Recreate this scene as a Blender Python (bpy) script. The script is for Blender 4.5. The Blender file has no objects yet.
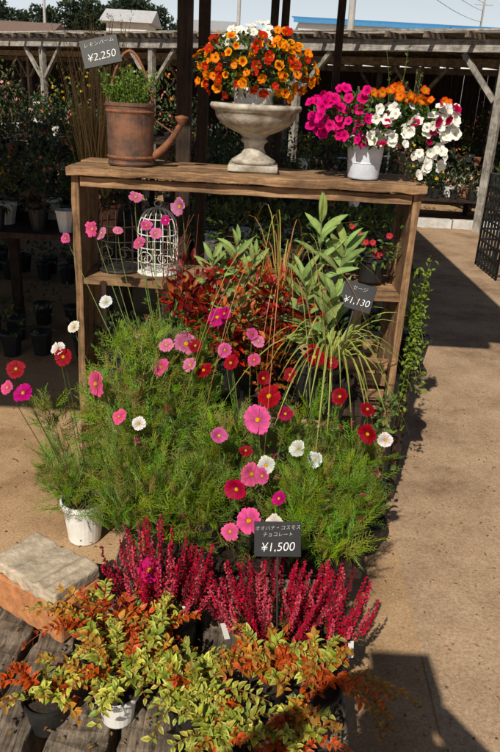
import bpy, math, random
from mathutils import Vector, Matrix, Euler
random.seed(7)
R=random.random
def U(a,b): return a+(b-a)*random.random()
V=Vector
def rv(s=1.0): return V((U(-s,s),U(-s,s),U(-s,s)))
C=bpy.context.collection

# ---------------------------------------------------------------- materials
def newmat(name):
    m=bpy.data.materials.new(name); m.use_nodes=True
    n=m.node_tree.nodes; l=m.node_tree.links
    return m,n,l,n["Principled BSDF"]
def leafmat(name,trans=.25,rough=.5,spec=.35,sat=1.0):
    m,n,l,p=newmat(name)
    a=n.new("ShaderNodeAttribute"); a.attribute_name="Col"
    hs=n.new("ShaderNodeHueSaturation"); hs.inputs["Saturation"].default_value=sat
    l.new(a.outputs["Color"],hs.inputs["Color"])
    nz=n.new("ShaderNodeTexNoise"); nz.inputs["Scale"].default_value=60
    tc=n.new("ShaderNodeTexCoord"); l.new(tc.outputs["Object"],nz.inputs["Vector"])
    mr=n.new("ShaderNodeMapRange"); mr.inputs[3].default_value=.65; mr.inputs[4].default_value=1.35
    l.new(nz.outputs["Fac"],mr.inputs[0])
    mx=n.new("ShaderNodeVectorMath"); mx.operation='SCALE'
    l.new(hs.outputs["Color"],mx.inputs[0]); l.new(mr.outputs[0],mx.inputs["Scale"])
    l.new(mx.outputs[0],p.inputs["Base Color"])
    p.inputs["Roughness"].default_value=rough; p.inputs["Specular IOR Level"].default_value=spec
    t=n.new("ShaderNodeBsdfTranslucent"); l.new(mx.outputs[0],t.inputs["Color"])
    ms=n.new("ShaderNodeMixShader"); ms.inputs[0].default_value=trans
    l.new(p.outputs[0],ms.inputs[1]); l.new(t.outputs[0],ms.inputs[2])
    l.new(ms.outputs[0],n["Material Output"].inputs["Surface"])
    return m
def pm(name,c1,c2=None,scale=12,rough=.7,bump=.15,metal=0,stretch=(1,1,1),detail=6,contrast=(.35,.65),bdist=.01,spec=.4):
    m,n,l,p=newmat(name)
    if c2 is None: c2=tuple(x*.72 for x in c1)
    tc=n.new("ShaderNodeTexCoord"); mp=n.new("ShaderNodeMapping"); mp.inputs["Scale"].default_value=stretch
    l.new(tc.outputs["Object"],mp.inputs["Vector"])
    nz=n.new("ShaderNodeTexNoise"); nz.inputs["Scale"].default_value=scale; nz.inputs["Detail"].default_value=detail; nz.inputs["Roughness"].default_value=.65
    l.new(mp.outputs[0],nz.inputs["Vector"])
    cr=n.new("ShaderNodeValToRGB"); e=cr.color_ramp.elements
    e[0].position=contrast[0]; e[1].position=contrast[1]
    e[0].color=(*c2,1); e[1].color=(*c1,1)
    l.new(nz.outputs["Fac"],cr.inputs[0]); l.new(cr.outputs[0],p.inputs["Base Color"])
    p.inputs["Roughness"].default_value=rough; p.inputs["Metallic"].default_value=metal
    p.inputs["Specular IOR Level"].default_value=spec
    b=n.new("ShaderNodeBump"); b.inputs["Strength"].default_value=bump; b.inputs["Distance"].default_value=bdist
    l.new(nz.outputs["Fac"],b.inputs["Height"]); l.new(b.outputs[0],p.inputs["Normal"])
    return m
def wood(name,c1,c2,c3,axis='x',rough=.75,lo=.5,fr=1.0):
    m,n,l,p=newmat(name)
    g=30*fr;h_=1.8*fr
    s={'x':(h_,g,g),'y':(g,h_,g),'z':(g,g,h_)}[axis]
    tc=n.new("ShaderNodeTexCoord"); mp=n.new("ShaderNodeMapping"); mp.inputs["Scale"].default_value=s
    l.new(tc.outputs["Object"],mp.inputs["Vector"])
    nz=n.new("ShaderNodeTexNoise"); nz.inputs["Scale"].default_value=2.2; nz.inputs["Detail"].default_value=10; nz.inputs["Roughness"].default_value=.75
    nz.inputs["Distortion"].default_value=.5
    l.new(mp.outputs[0],nz.inputs["Vector"])
    cr=n.new("ShaderNodeValToRGB"); e=cr.color_ramp.elements
    e[0].position=.34; e[0].color=(*c3,1); e[1].position=.66; e[1].color=(*c1,1)
    k=e.new(.5); k.color=(*c2,1)
    l.new(nz.outputs["Fac"],cr.inputs[0])
    n2=n.new("ShaderNodeTexNoise"); n2.inputs["Scale"].default_value=9; n2.inputs["Detail"].default_value=8; n2.inputs["Roughness"].default_value=.7
    l.new(tc.outputs["Object"],n2.inputs["Vector"])
    mr=n.new("ShaderNodeMapRange"); mr.inputs[1].default_value=.38; mr.inputs[2].default_value=.62; mr.inputs[3].default_value=lo; mr.inputs[4].default_value=1.15
    l.new(n2.outputs["Fac"],mr.inputs[0])
    vm=n.new("ShaderNodeVectorMath"); vm.operation='SCALE'
    l.new(cr.outputs[0],vm.inputs[0]); l.new(mr.outputs[0],vm.inputs["Scale"])
    l.new(vm.outputs[0],p.inputs["Base Color"]); p.inputs["Roughness"].default_value=rough
    p.inputs["Specular IOR Level"].default_value=.25
    b=n.new("ShaderNodeBump"); b.inputs["Strength"].default_value=.8; b.inputs["Distance"].default_value=.005
    l.new(nz.outputs["Fac"],b.inputs["Height"]); l.new(b.outputs[0],p.inputs["Normal"])
    return m
LEAF=leafmat("leaf",.28,sat=1.1); PETAL=leafmat("petal",.3,.6,.15,sat=1.1); MATTE=leafmat("sage_leaf",.2,.8,.1)
WX=wood("shelf_wood_x",(.50,.31,.17),(.30,.17,.085),(.07,.04,.022),'x')
WZ=wood("shelf_wood_z",(.44,.26,.14),(.26,.145,.07),(.06,.035,.02),'z')
WDARK=wood("dark_post_wood",(.07,.038,.025),(.04,.024,.015),(.015,.009,.007),'z')
WGREYX=wood("grey_beam_wood",(.45,.42,.38),(.33,.3,.26),(.16,.14,.12),'x')
WGREYY=wood("sleeper_wood",(.34,.28,.21),(.19,.145,.105),(.02,.015,.011),'y',lo=.38,fr=1.6)
WGREYZ=wood("grey_post_wood",(.40,.37,.33),(.3,.27,.23),(.14,.12,.10),'z')
PAVE=pm("stone_paver",(.55,.45,.33),(.30,.24,.17),scale=30,rough=.95,bump=.7)
WEND=pm("brick_clay",(.52,.22,.085),(.30,.12,.05),scale=34,rough=.9,bump=.5)
WHITE=pm("white_plastic",(.78,.78,.76),(.60,.58,.52),scale=9,rough=.4,bump=.03)
ZINC=pm("white_enamel",(.60,.64,.72),(.43,.46,.52),scale=14,rough=.4,bump=.05)
STONE=pm("cast_stone",(.52,.48,.40),(.20,.16,.115),scale=22,rough=.9,bump=.35)
RUST=pm("rusty_metal",(.22,.10,.055),(.055,.04,.035),scale=16,rough=.7,bump=.4,metal=.2)
RUST2=pm("rust_rim",(.28,.10,.04),(.10,.045,.028),scale=26,rough=.8,bump=.3)
BLACK=pm("black_plastic",(.02,.02,.02),(.012,.012,.012),rough=.5,bump=.03)
SOIL=pm("potting_soil",(.05,.035,.025),(.02,.014,.01),scale=90,rough=1,bump=.8)
TERRA=pm("terracotta",(.30,.12,.065),(.2,.08,.04),rough=.85)
BOARD=pm("chalkboard",(.012,.012,.014),(.006,.006,.007),rough=.55,bump=.03)
INK=pm("white_ink",(.8,.8,.78),(.6,.6,.58),scale=150,rough=.8,bump=0)
WIREW=pm("white_wire",(.75,.74,.70),(.5,.46,.4),scale=40,rough=.5,bump=.1)
WIREB=pm("black_wire",(.03,.025,.02),(.015,.012,.01),scale=40,rough=.6,bump=.1)
NET=pm("added_shade_net",(.03,.032,.03),(.018,.02,.018),scale=200,rough=1,bump=.1)
CLOTH=pm("grey_roof_sheet",(.30,.29,.27),(.2,.19,.17),scale=2,rough=.9)

# ---------------------------------------------------------------- mesh builder
class B:
    def __init__(s): s.v=[]; s.f=[]; s.c=[]; s.m=[]
    def add(s,vs,fs,col=(.5,.5,.5),mat=0,cols=None):
        o=len(s.v); s.v.extend([tuple(x) for x in vs])
        s.c.extend(cols if cols else [col]*len(vs))
        for f in fs: s.f.append([o+i for i in f]); s.m.append(mat)
def mk(name,b,mats,parent=None,smooth=False,bevel=0,loc=None):
    me=bpy.data.meshes.new(name); me.from_pydata(b.v,[],b.f)
    for m in mats: me.materials.append(m)
    me.polygons.foreach_set("material_index",b.m)
    ca=me.color_attributes.new("Col","FLOAT_COLOR","POINT")
    ca.data.foreach_set("color",[k for c in b.c for k in (c[0],c[1],c[2],1.0)])
    if smooth: me.polygons.foreach_set("use_smooth",[True]*len(b.f))
    me.update()
    o=bpy.data.objects.new(name,me); C.objects.link(o)
    if parent: o.parent=parent
    if loc: o.location=loc
    if bevel:
        md=o.modifiers.new("bv","BEVEL"); md.width=bevel; md.segments=2; md.limit_method='ANGLE'
    return o
def empty(name,loc=(0,0,0)):
    e=bpy.data.objects.new(name,None); e.location=loc; e.empty_display_size=.1; C.objects.link(e); return e
def box(b,x0,x1,y0,y1,z0,z1,mat=0,j=0):
    vs=[V((x,y,z))+(rv(j) if j else V()) for z in (z0,z1) for y in (y0,y1) for x in (x0,x1)]
    b.add(vs,[(0,2,3,1),(4,5,7,6),(0,1,5,4),(2,6,7,3),(0,4,6,2),(1,3,7,5)],mat=mat)
def board(b,a,c,w,h,up=V((0,0,1)),n=8,j=.002,mat=0,matend=None):
    a=V(a);c=V(c);d=(c-a).normalized();s=d.cross(up).normalized();u=s.cross(d).normalized()
    vs=[]
    for i in range(n+1):
        p=a.lerp(c,i/n)
        for q,r_ in ((-1,-1),(1,-1),(1,1),(-1,1)):
            vs.append(p+s*(q*w/2+U(-j,j))+u*(r_*h/2+U(-j,j)))
    fs=[]
    for i in range(n):
        for k in range(4):
            fs.append((i*4+k,i*4+(k+1)%4,i*4+4+(k+1)%4,i*4+4+k))
    b.add(vs,fs,mat=mat)
    o=len(b.v)-len(vs); me=mat if matend is None else matend
    b.f.append([o+3,o+2,o+1,o]); b.m.append(me)
    b.f.append([o+n*4+k for k in range(4)]); b.m.append(me)
def lathe(b,prof,cx=0,cy=0,cz=0,seg=32,mat=0,col=(.5,.5,.5)):
    vs=[];fs=[]
    for r_,z in prof:
        for k in range(seg):
            t=2*math.pi*k/seg; vs.append((cx+r_*math.cos(t),cy+r_*math.sin(t),cz+z))
    for i in range(len(prof)-1):
        for k in range(seg):
            k2=(k+1)%seg; fs.append((i*seg+k,i*seg+k2,(i+1)*seg+k2,(i+1)*seg+k))
    b.add(vs,fs,col=col,mat=mat)
def tube(b,pts,r0,r1=None,sides=4,col=(.1,.15,.04),mat=0):
    if r1 is None:r1=r0
    pts=[V(p) for p in pts];n=len(pts);vs=[];fs=[]
    for i,p in enumerate(pts):
        d=(pts[min(i+1,n-1)]-pts[max(i-1,0)])
        if d.length<1e-6:d=V((0,0,1))
        d.normalize(); a=d.cross(V((.3,.9,.2)));
        if a.length<.05:a=d.cross(V((1,0,0)))
        a.normalize();c_=d.cross(a);r_=r0+(r1-r0)*i/(n-1)
        for k in range(sides):
            t=2*math.pi*k/sides;vs.append(p+a*(r_*math.cos(t))+c_*(r_*math.sin(t)))
    for i in range(n-1):
        for k in range(sides):
            k2=(k+1)%sides;fs.append((i*sides+k,i*sides+k2,(i+1)*sides+k2,(i+1)*sides+k))
    b.add(vs,fs,col=col,mat=mat)
def bez(a,c,mid,n=8):
    a=V(a);c=V(c);mid=V(mid)
    return [a*(1-t)**2+mid*(2*t*(1-t))+c*(t*t) for t in [i/n for i in range(n+1)]]
def vary(c,s=.25):
    k=1+U(-s,s);return (c[0]*k*(1+U(-.12,.12)),c[1]*k,c[2]*k*(1+U(-.12,.12)))
def frame(d,n):
    d=d.normalized();s=d.cross(n)
    if s.length<1e-3:s=d.cross(V((.3,1,.2)))
    s.normalize();return d,s,s.cross(d)
def leaf(b,p,d,n,L,W,c1,c2=None,curl=.25,mat=0):
    d,s,u=frame(d,n);c2=c2 or c1
    a=p+d*(L*.4)+u*(L*curl*.12);t=p+d*L-u*(L*curl*.5);h=W*.5;e=u*(W*.16)
    a2=p+d*(L*.72)-u*(L*curl*.12)
    b.add([p,a-s*h+e,a,a+s*h+e,a2-s*(h*.72)+e*.6,a2,a2+s*(h*.72)+e*.6,t],
      [(0,2,1),(0,3,2),(1,2,5,4),(2,3,6,5),(4,5,7),(5,6,7)],mat=mat,cols=[c1,c2,c1,c2,c2,c1,c2,c2])
def longleaf(b,p,d,n,L,W,c1,c2,curl,mat=0):
    d,s,u=frame(d,n);vs=[];cs=[];N=7
    for i in range(N+1):
        t=i/N;w=W*.5*(math.sin(math.pi*min(1,t*.93+.05))**.75) if i<N else 0.0005
        q=p+d*(L*t)+u*(L*curl*(.35*t-.75*t*t));e=u*(w*.35)
        wv=U(-.06,.06)*W
        vs+=[q-s*w+e+u*wv,q,q+s*w+e-u*wv];k=U(.9,1.1);cs+=[tuple(x*k for x in c2),c1,tuple(x*k for x in c2)]
    b.add(vs,[(3*i,3*i+1,3*i+4,3*i+3) for i in range(N)]+[(3*i+1,3*i+2,3*i+5,3*i+4) for i in range(N)],cols=cs,mat=mat)
def leaf4(b,p,d,n,L,W,c1,mat=0):
    d,s,u=frame(d,n);a=p+d*(L*.45);t=p+d*L-u*(L*.15)
    b.add([p,a-s*(W/2)+u*(W*.12),t,a+s*(W/2)+u*(W*.12)],[(0,3,2),(0,2,1)],col=c1,mat=mat)
def cosmosf(b,p,d,r,col,mat=1,npet=8,cup=.12,yel=(.75,.42,.03)):
    d,s,u=frame(d,rv());dk=tuple(x*.5 for x in col)
    edge=tuple(min(.9,x*1.1) for x in col)
    ro=U(0,1)
    for k in range(npet):
        t=2*math.pi*(k+ro)/npet+U(-.09,.09);o=s*math.cos(t)+u*math.sin(t);w=s*-math.sin(t)+u*math.cos(t)
        rr=r*U(.86,1.07);c=cup+U(-.16,.16);tw=U(-.08,.08)*rr
        st=[(.10,.06,0),(.38,.24,.5),(.68,.36,.85),(.92,.32,.8)]
        vs=[];cs=[]
        kk=U(.9,1.1)
        for (f,hw,cp) in st:
            q=p+o*(rr*f)+d*(rr*c*cp*f*1.3)
            cc=tuple((dk[i]*(1-f)+col[i]*f)*kk for i in range(3))
            mid=tuple(x*.78 for x in cc)
            vs+=[q-w*(rr*hw)+d*(tw*f),q-w*(rr*hw*.35)-d*(rr*.025),q+w*(rr*hw*.35)-d*(rr*.02),q+w*(rr*hw)-d*(tw*f)];cs+=[cc,mid,mid,cc]
        q=p+o*rr+d*(rr*c*.7+rr*U(-.1,.03))
        vs+=[q-w*(rr*.22)-o*(rr*.0),q-w*(rr*.09)-o*(rr*.06),q+w*(rr*.09)+o*(rr*.03),q+w*(rr*.22)-o*(rr*.03)];cs+=[edge]*4
        b.add(vs,[(4*i+j,4*i+j+1,4*i+j+5,4*i+j+4) for i in range(4) for j in range(3)],mat=mat,cols=cs)
    q=r*.2
    vs=[];cs=[]
    for k in range(10):
        t=k*math.pi/5;vs.append(p+(s*math.cos(t)+u*math.sin(t))*q*U(.85,1.1)+d*(r*.03));cs.append((.35,.16,.02))
    for k in range(10):
        t=k*math.pi/5+.3;vs.append(p+(s*math.cos(t)+u*math.sin(t))*q*.7+d*(r*U(.08,.16)));cs.append(vary(yel,.25))
    vs.append(p+d*(r*.12));cs.append(tuple(x*.7 for x in yel))
    b.add(vs,[(k,(k+1)%10,10+(k+1)%10,10+k) for k in range(10)]+[(10+k,10+(k+1)%10,20) for k in range(10)],mat=mat,cols=cs)
def petunia(b,p,d,r,col,ctr,mat=1,mid=None,mr_=.33):
    d,s,u=frame(d,rv());vs=[p-d*(r*.5)];cs=[ctr];n=15
    for k in range(n):
        t=2*math.pi*k/n;vs.append(p+(s*math.cos(t)+u*math.sin(t))*(r*mr_)-d*(r*.08));cs.append(mid or ctr)
    for k in range(n):
        t=2*math.pi*k/n;l_=1-.16*(k%3==0)
        vs.append(p+(s*math.cos(t)+u*math.sin(t))*(r*l_*U(.93,1.05))+d*(r*U(-.05,.2)));cs.append(col)
    b.add(vs,[(0,1+k,1+(k+1)%n) for k in range(n)]+[(1+k,1+n+k,1+n+(k+1)%n,1+(k+1)%n) for k in range(n)],mat=mat,cols=cs)
def ell(c,r,shell=.5):
    while 1:
        q=rv()
        if q.length<1 and q.length>.05:break
    l_=q.length;q=q/l_*(l_**shell)
    return V((c[0]+q.x*r[0],c[1]+q.y*r[1],c[2]+q.z*r[2])),q
def clump(b,c,r,n,L,W,col,s=.3,fn=leaf4,up=.4,mat=0,lump=False):
    cs=[ell(c,(r[0]*.75,r[1]*.75,r[2]*.75),.6)[0] for _ in range(7)] if lump else None
    for i in range(n):
        if lump:
            o=random.choice(cs);p,q=ell(o,(r[0]*.45,r[1]*.45,r[2]*.45),.5)
        else: p,q=ell(c,r,.5)
        k=.45+.55*q.length  # inner leaves get a darker colour, painting shade into the clump
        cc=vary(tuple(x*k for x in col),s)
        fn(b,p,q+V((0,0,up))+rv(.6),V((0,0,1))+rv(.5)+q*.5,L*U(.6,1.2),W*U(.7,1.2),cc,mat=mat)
def frond(b,p,d,L,col,mat=0):
    d=d.normalized();s=d.cross(rv()).normalized();n=7
    w=.00085;e=p+d*L-V((0,0,L*.12))
    def nee(a,c_,w):
        q=(c_-a).cross(V((0,-1,.5)));
        if q.length<1e-6:return
        q=q.normalized()*w
        b.add([a-q,a+q,c_],[(0,1,2)],col=vary(col,.2),mat=mat)
    nee(p,e,w*1.4)
    for i in range(n):
        t=(i+.6)/n;a=p.lerp(e,t);l_=L*(.5-.28*t)
        for sg in (-1,1):
            dd=(d*.8+s*sg*.75+rv(.22)).normalized();tip=a+dd*l_;nee(a,tip,w)
            m=a+dd*(l_*.45);nee(m,m+(d*.9+rv(.4)).normalized()*(l_*.5),w)
def pot(b,cx,cy,cz,r0,r1,h,mat,soil,seg=28,rim=.006):
    lathe(b,[(0,0),(r0,0),(r0+.002,.004),(r1*.97,h*.86),(r1*.97,h*.88),(r1+rim,h*.88),(r1+rim,h),(r1,h),(r1*.94,h*.86)],cx,cy,cz,seg,mat)
    lathe(b,[(r1*.95,h*.87),(0,h*.9)],cx,cy,cz,seg,soil)

# ---------------------------------------------------------------- camera / world / sun
cam=bpy.data.cameras.new("camera");co=bpy.data.objects.new("camera",cam);C.objects.link(co)
cam.sensor_fit='VERTICAL';cam.sensor_height=24;cam.lens=700/752*24;cam.clip_end=2000;cam.clip_start=.08
co.matrix_world=Matrix.Translation((0,0,1.6))@Matrix.Rotation(math.radians(90-22.2),4,'X')@Matrix.Rotation(math.radians(3.2),4,'Z')
bpy.context.scene.camera=co
sd=V((.31,.95,-.92)).normalized()
sun=bpy.data.lights.new("sun","SUN");sun.energy=5;sun.angle=math.radians(.5);sun.color=(1,.93,.80)
so=bpy.data.objects.new("sun",sun);C.objects.link(so);so.rotation_euler=sd.to_track_quat('-Z','Y').to_euler();so.location=(-3,-8,10)
w=bpy.data.worlds.new("World");bpy.context.scene.world=w;w.use_nodes=True
wn=w.node_tree.nodes;wl=w.node_tree.links
sk=wn.new("ShaderNodeTexSky");sk.sky_type='NISHITA';sk.sun_disc=False
sk.sun_elevation=math.asin(-sd.z);sk.sun_rotation=math.atan2(-sd.x,-sd.y)%(2*math.pi)
sk.dust_density=1.0;sk.air_density=1.0;sk.ozone_density=.6
bg=wn["Background"];bg.inputs[1].default_value=.06
# summer haze: the sky pales towards the horizon
tc=wn.new("ShaderNodeTexCoord");sx=wn.new("ShaderNodeSeparateXYZ");wl.new(tc.outputs["Generated"],sx.inputs[0])
mr=wn.new("ShaderNodeMapRange");mr.inputs[1].default_value=.08;mr.inputs[2].default_value=.30;mr.inputs[3].default_value=.95;mr.inputs[4].default_value=0;wl.new(sx.outputs["Z"],mr.inputs[0])
mx=wn.new("ShaderNodeMix");mx.data_type='RGBA';wl.new(mr.outputs[0],mx.inputs[0]);wl.new(sk.outputs[0],mx.inputs[6]);mx.inputs[7].default_value=(11.8,13,13.8,1)
wl.new(mx.outputs[2],bg.inputs[0])
bpy.context.scene.view_settings.view_transform='Standard'
try: bpy.context.scene.view_settings.look='None'
except: pass

# ---------------------------------------------------------------- ground
def groundmat(name,a,b_,c_):
    m,n,l,p=newmat(name);tc=n.new("ShaderNodeTexCoord")
    def nz(s,d):
        x=n.new("ShaderNodeTexNoise");x.inputs["Scale"].default_value=s;x.inputs["Detail"].default_value=d;x.inputs["Roughness"].default_value=.7
        l.new(tc.outputs["Object"],x.inputs["Vector"]);return x
    n1=nz(1.8,10);n2=nz(110,5);cr=n.new("ShaderNodeValToRGB");e=cr.color_ramp.elements
    e[0].position=.38;e[0].color=(*c_,1);e[1].position=.62;e[1].color=(*a,1);k=e.new(.5);k.color=(*b_,1)
    l.new(n1.outputs["Fac"],cr.inputs[0])
    mr=n.new("ShaderNodeMapRange");mr.inputs[1].default_value=.3;mr.inputs[2].default_value=.7;mr.inputs[3].default_value=.62;mr.inputs[4].default_value=1.28
    l.new(n2.outputs["Fac"],mr.inputs[0]);vm=n.new("ShaderNodeVectorMath");vm.operation='SCALE'
    l.new(cr.outputs[0],vm.inputs[0]);l.new(mr.outputs[0],vm.inputs["Scale"]);l.new(vm.outputs[0],p.inputs["Base Color"])
    p.inputs["Roughness"].default_value=.95;p.inputs["Specular IOR Level"].default_value=.15
    bu=n.new("ShaderNodeBump");bu.inputs["Strength"].default_value=.6;bu.inputs["Distance"].default_value=.005
    l.new(n2.outputs["Fac"],bu.inputs["Height"]);l.new(bu.outputs[0],p.inputs["Normal"]);return m
GM=groundmat("compacted_earth",(.50,.33,.19),(.42,.27,.15),(.28,.17,.09))
PMt=groundmat("path_surface",(.45,.31,.20),(.37,.25,.155),(.24,.155,.095))
b=B();b.add([(-600,-600,0),(600,-600,0),(600,900,0),(-600,900,0)],[(0,1,2,3)]);mk("ground",b,[GM])
b=B();b.add([(.40,-4,.004),(3.4,-4,.004),(3.5,9.5,.004),(.9,9.5,.004),(.62,2.9,.004)],[(0,1,2,3,4)]);mk("path",b,[PMt])
b=B()
for i in range(6):
    x=2.0+i*.62;board(b,(x,9.62+U(-.01,.01),.06),(x+.6,9.62,.06),.12,.12,j=.003)
mk("kerb",b,[pm("kerb_concrete",(.55,.53,.5),(.4,.38,.35),scale=15,rough=.9)],bevel=.006)
b=B()
for i in range(1900):
    x=U(-1.6,-.6) if R()<.3 else U(.4,2.0);y=U(1.2,6);s=U(.0015,.0055)
    col=random.choice([(.16,.10,.06),(.4,.33,.24),(.25,.17,.1),(.08,.05,.035)])
    p=V((x,y,.006));vs=[p+V((math.cos(t)*s*U(.6,1.3),math.sin(t)*s*U(.6,1.3),-.002)) for t in (0,1.2,2.5,3.8,5.1)]+[p+V((0,0,s*.5))]
    b.add(vs,[(k,(k+1)%5,5) for k in range(5)],col=col)
for i in range(150):
    p=V((U(.36,1.3),U(1.4,3.6),.008));leaf4(b,p,V((U(-1,1),U(-1,1),.1)),V((0,0,1)),U(.008,.022),U(.004,.009),vary((.24,.14,.06)))
for i in range(260):
    p=V((U(-.62,.3),U(1.1,1.9),.232));leaf4(b,p,V((U(-1,1),U(-1,1),.1)),V((0,0,1)),U(.006,.02),U(.004,.009),vary((.24,.14,.06)))
mk("gravel_and_fallen_leaves",b,[LEAF])

# ---------------------------------------------------------------- shelf unit
sh=empty("wooden_shelf_unit")
X0,X1,Y0,Y1,ZT=-.63,.535,2.38,2.70,1.34
b=B()
board(b,(X0-.01,Y0+.02,ZT-.014),(X1+.012,Y0+.02,ZT-.014),.085,.028,n=24,j=.003)
board(b,(X0-.01,Y0+.12,ZT-.015),(X1+.01,Y0+.12,ZT-.015),.108,.026,n=14,j=.002)
board(b,(X0-.008,Y0+.245,ZT-.014),(X1+.01,Y0+.245,ZT-.014),.135,.028,n=14,j=.002)
mk("top_boards",b,[WX],sh,bevel=.003)
b=B()
for zz in (.96,.54,.12):
    board(b,(X0+.026,Y0+.085,zz-.012),(X1-.026,Y0+.085,zz-.012),.15,.024,n=12,j=.0022)
    board(b,(X0+.026,Y0+.235,zz-.013),(X1-.026,Y0+.235,zz-.013),.14,.023,n=12,j=.002)
mk("shelf_boards",b,[WX],sh,bevel=.002)
b=B()
for x in (X0+.012,X1-.012):
    board(b,(x,Y0+.08,0.005),(x,Y0+.08,ZT-.031),.15,.026,up=V((1,0,0)),n=16,j=.0025)
    board(b,(x,Y0+.235,0.005),(x,Y0+.235,ZT-.031),.14,.026,up=V((1,0,0)),n=12,j=.002)
mk("side_boards",b,[WZ],sh,bevel=.003)
b=B()
board(b,(X0+.03,Y0+.012,ZT-.05),(X1-.03,Y0+.012,ZT-.05),.02,.032,n=12,j=.0015)
mk("front_rail",b,[WX],sh,bevel=.002)
b=B();cx0,cx1,cz=.32,.50,.545
for k in range(3):
    board(b,(cx0,2.40,cz+.03+k*.06),(cx1,2.40,cz+.03+k*.06),.012,.045,n=4,j=.001)
    board(b,(cx0,2.62,cz+.03+k*.06),(cx1,2.62,cz+.03+k*.06),.012,.045,n=4,j=.001)
    board(b,(cx0+.006,2.41,cz+.03+k*.06),(cx0+.006,2.61,cz+.03+k*.06),.012,.045,n=4,j=.001)
board(b,(cx0,2.51,cz+.008),(cx1,2.51,cz+.008),.2,.01,n=3)
mk("wooden_crate",b,[WX],bevel=.0015)

# ---------------------------------------------------------------- sleepers (display table)
tb=empty("sleeper_display_table")
b=B();x=-.70
for i,wd in enumerate((.17,.12,.16,.15,.14,.15,.10)):
    yf=1.08+U(-.04,.05)
    sk_=(.05,.05,.02,.01,0,0,0)[i]
    board(b,(x+wd/2-sk_,yf,.155+U(-.014,.014)),(x+wd/2+sk_*.5,(1.74,1.78,1.98,1.98,1.98,1.98,1.98)[i],.158),wd-.022,.13,n=30,j=.0055)
    x+=wd
mk("sleeper_planks",b,[WGREYY],tb,bevel=.006)
b=B()
for yy in (1.25,1.65): board(b,(-.6,yy,.045),(.27,yy,.045),.1,.088,n=6,j=.003)
mk("bearers",b,[WGREYX],tb,bevel=.005)
b=B();board(b,(-.63,1.62,.285),(-.415,1.49,.285),.15,.115,n=10,j=.004);mk("clay_block",b,[WEND],bevel=.007)
b=B();board(b,(-.635,1.63,.363),(-.42,1.495,.363),.160,.038,n=14,j=.006);mk("stone_paver",b,[PAVE],bevel=.006)
b=B()
for k in range(3): board(b,(-.36,1.74+k*.12,.30),(.36,1.74+k*.12,.30),.11,.03,n=8,j=.003)
for xx in (-.33,.32):
    box(b,xx-.02,xx+.02,1.70,2.0,.225,.284)
mk("plank_riser",b,[WDARK],bevel=.003)

# ---------------------------------------------------------------- cosmos display
GRN=(.155,.225,.03)
P=(.80,.17,.36);M=(.62,.04,.22);RD=(.36,.005,.018);WH=(.88,.86,.82);L_=(.76,.28,.48);CR=(.46,.014,.07)
FL=[(-.60,2.18,1.14,10,P),(-.52,2.20,1.17,14,P),(-.49,2.19,1.16,13,L_),(-.39,2.24,1.27,13,P),(-.37,2.18,1.14,13,P),(-.25,2.23,1.25,16,L_),(-.35,2.20,1.19,11,P),(-.32,2.19,1.17,11,P),(-.44,2.2,1.17,9,P),(-.29,2.2,1.21,9,M),
(-.46,2.08,.95,12,WH),(-.59,2.0,.84,14,WH),(-.55,2.03,.88,11,WH),(-.71,1.96,.78,18,RD),(-.57,1.98,.82,17,RD),(-.46,1.92,.75,20,P),(-.68,1.92,.72,19,M),(-.73,1.93,.73,14,P),(-.38,1.86,.68,13,P),
(-.27,1.96,.80,14,P),(-.20,2.0,.86,19,P),(-.11,2.05,.93,16,M),(-.08,1.99,.85,13,P),(-.14,1.95,.80,14,RD),(-.06,1.96,.82,13,RD),(-.26,2.0,.85,13,P),(.06,1.90,.75,22,RD),(.19,1.98,.85,21,RD),
(.03,1.85,.70,25,P),(-.08,1.82,.66,13,P),(-.02,1.71,.56,18,CR),(.02,1.74,.59,18,P),(.02,1.64,.51,22,P),(.10,1.69,.55,11,M),(.35,1.82,.69,17,RD),(.35,1.87,.74,14,RD),(.40,1.81,.68,12,WH),(.15,1.79,.65,15,WH),(.20,1.77,.63,13,WH),
(.06,1.76,.61,14,WH),(.09,1.64,.51,12,WH),(-.24,1.55,.41,18,M),(-.03,1.62,.49,14,P),(.01,1.97,.83,11,P),(-.32,1.85,.67,12,WH),(-.09,2.06,.93,12,M),(.02,2.0,.88,11,L_),(-.17,1.98,.86,12,RD),(.12,1.95,.80,12,RD),(.05,1.72,.60,12,P),
(.04,1.93,.79,12,RD),(.0,1.78,.64,11,RD),(-.18,1.93,.82,13,L_),(.0,2.0,.90,10,P),(.11,1.86,.72,12,CR),(.27,1.90,.76,13,RD),(.24,1.95,.84,12,RD)]
potsC=[(-.26,1.78),(-.10,1.76),(.08,1.77),(.26,1.78),(-.2,1.95),(.02,1.95),(.24,1.94)]
b=B()
for (x,y) in potsC: pot(b,x,y,.318,.05,.068,.12,2,3,20)
clumps=[((-.27,1.95,.70),(.18,.12,.20),540),((-.24,2.02,.86),(.11,.09,.13),130),((-.34,1.9,.62),(.15,.1,.13),220),((-.25,1.76,.50),(.17,.11,.14),500),((-.10,1.78,.45),(.14,.1,.10),220),((.22,1.70,.50),(.14,.10,.11),430),((.0,1.86,.57),(.18,.10,.13),300),((.01,1.72,.43),(.2,.08,.09),160),((.33,1.85,.5),(.07,.08,.15),130),((.20,1.90,.60),(.13,.08,.09),160)]
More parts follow.
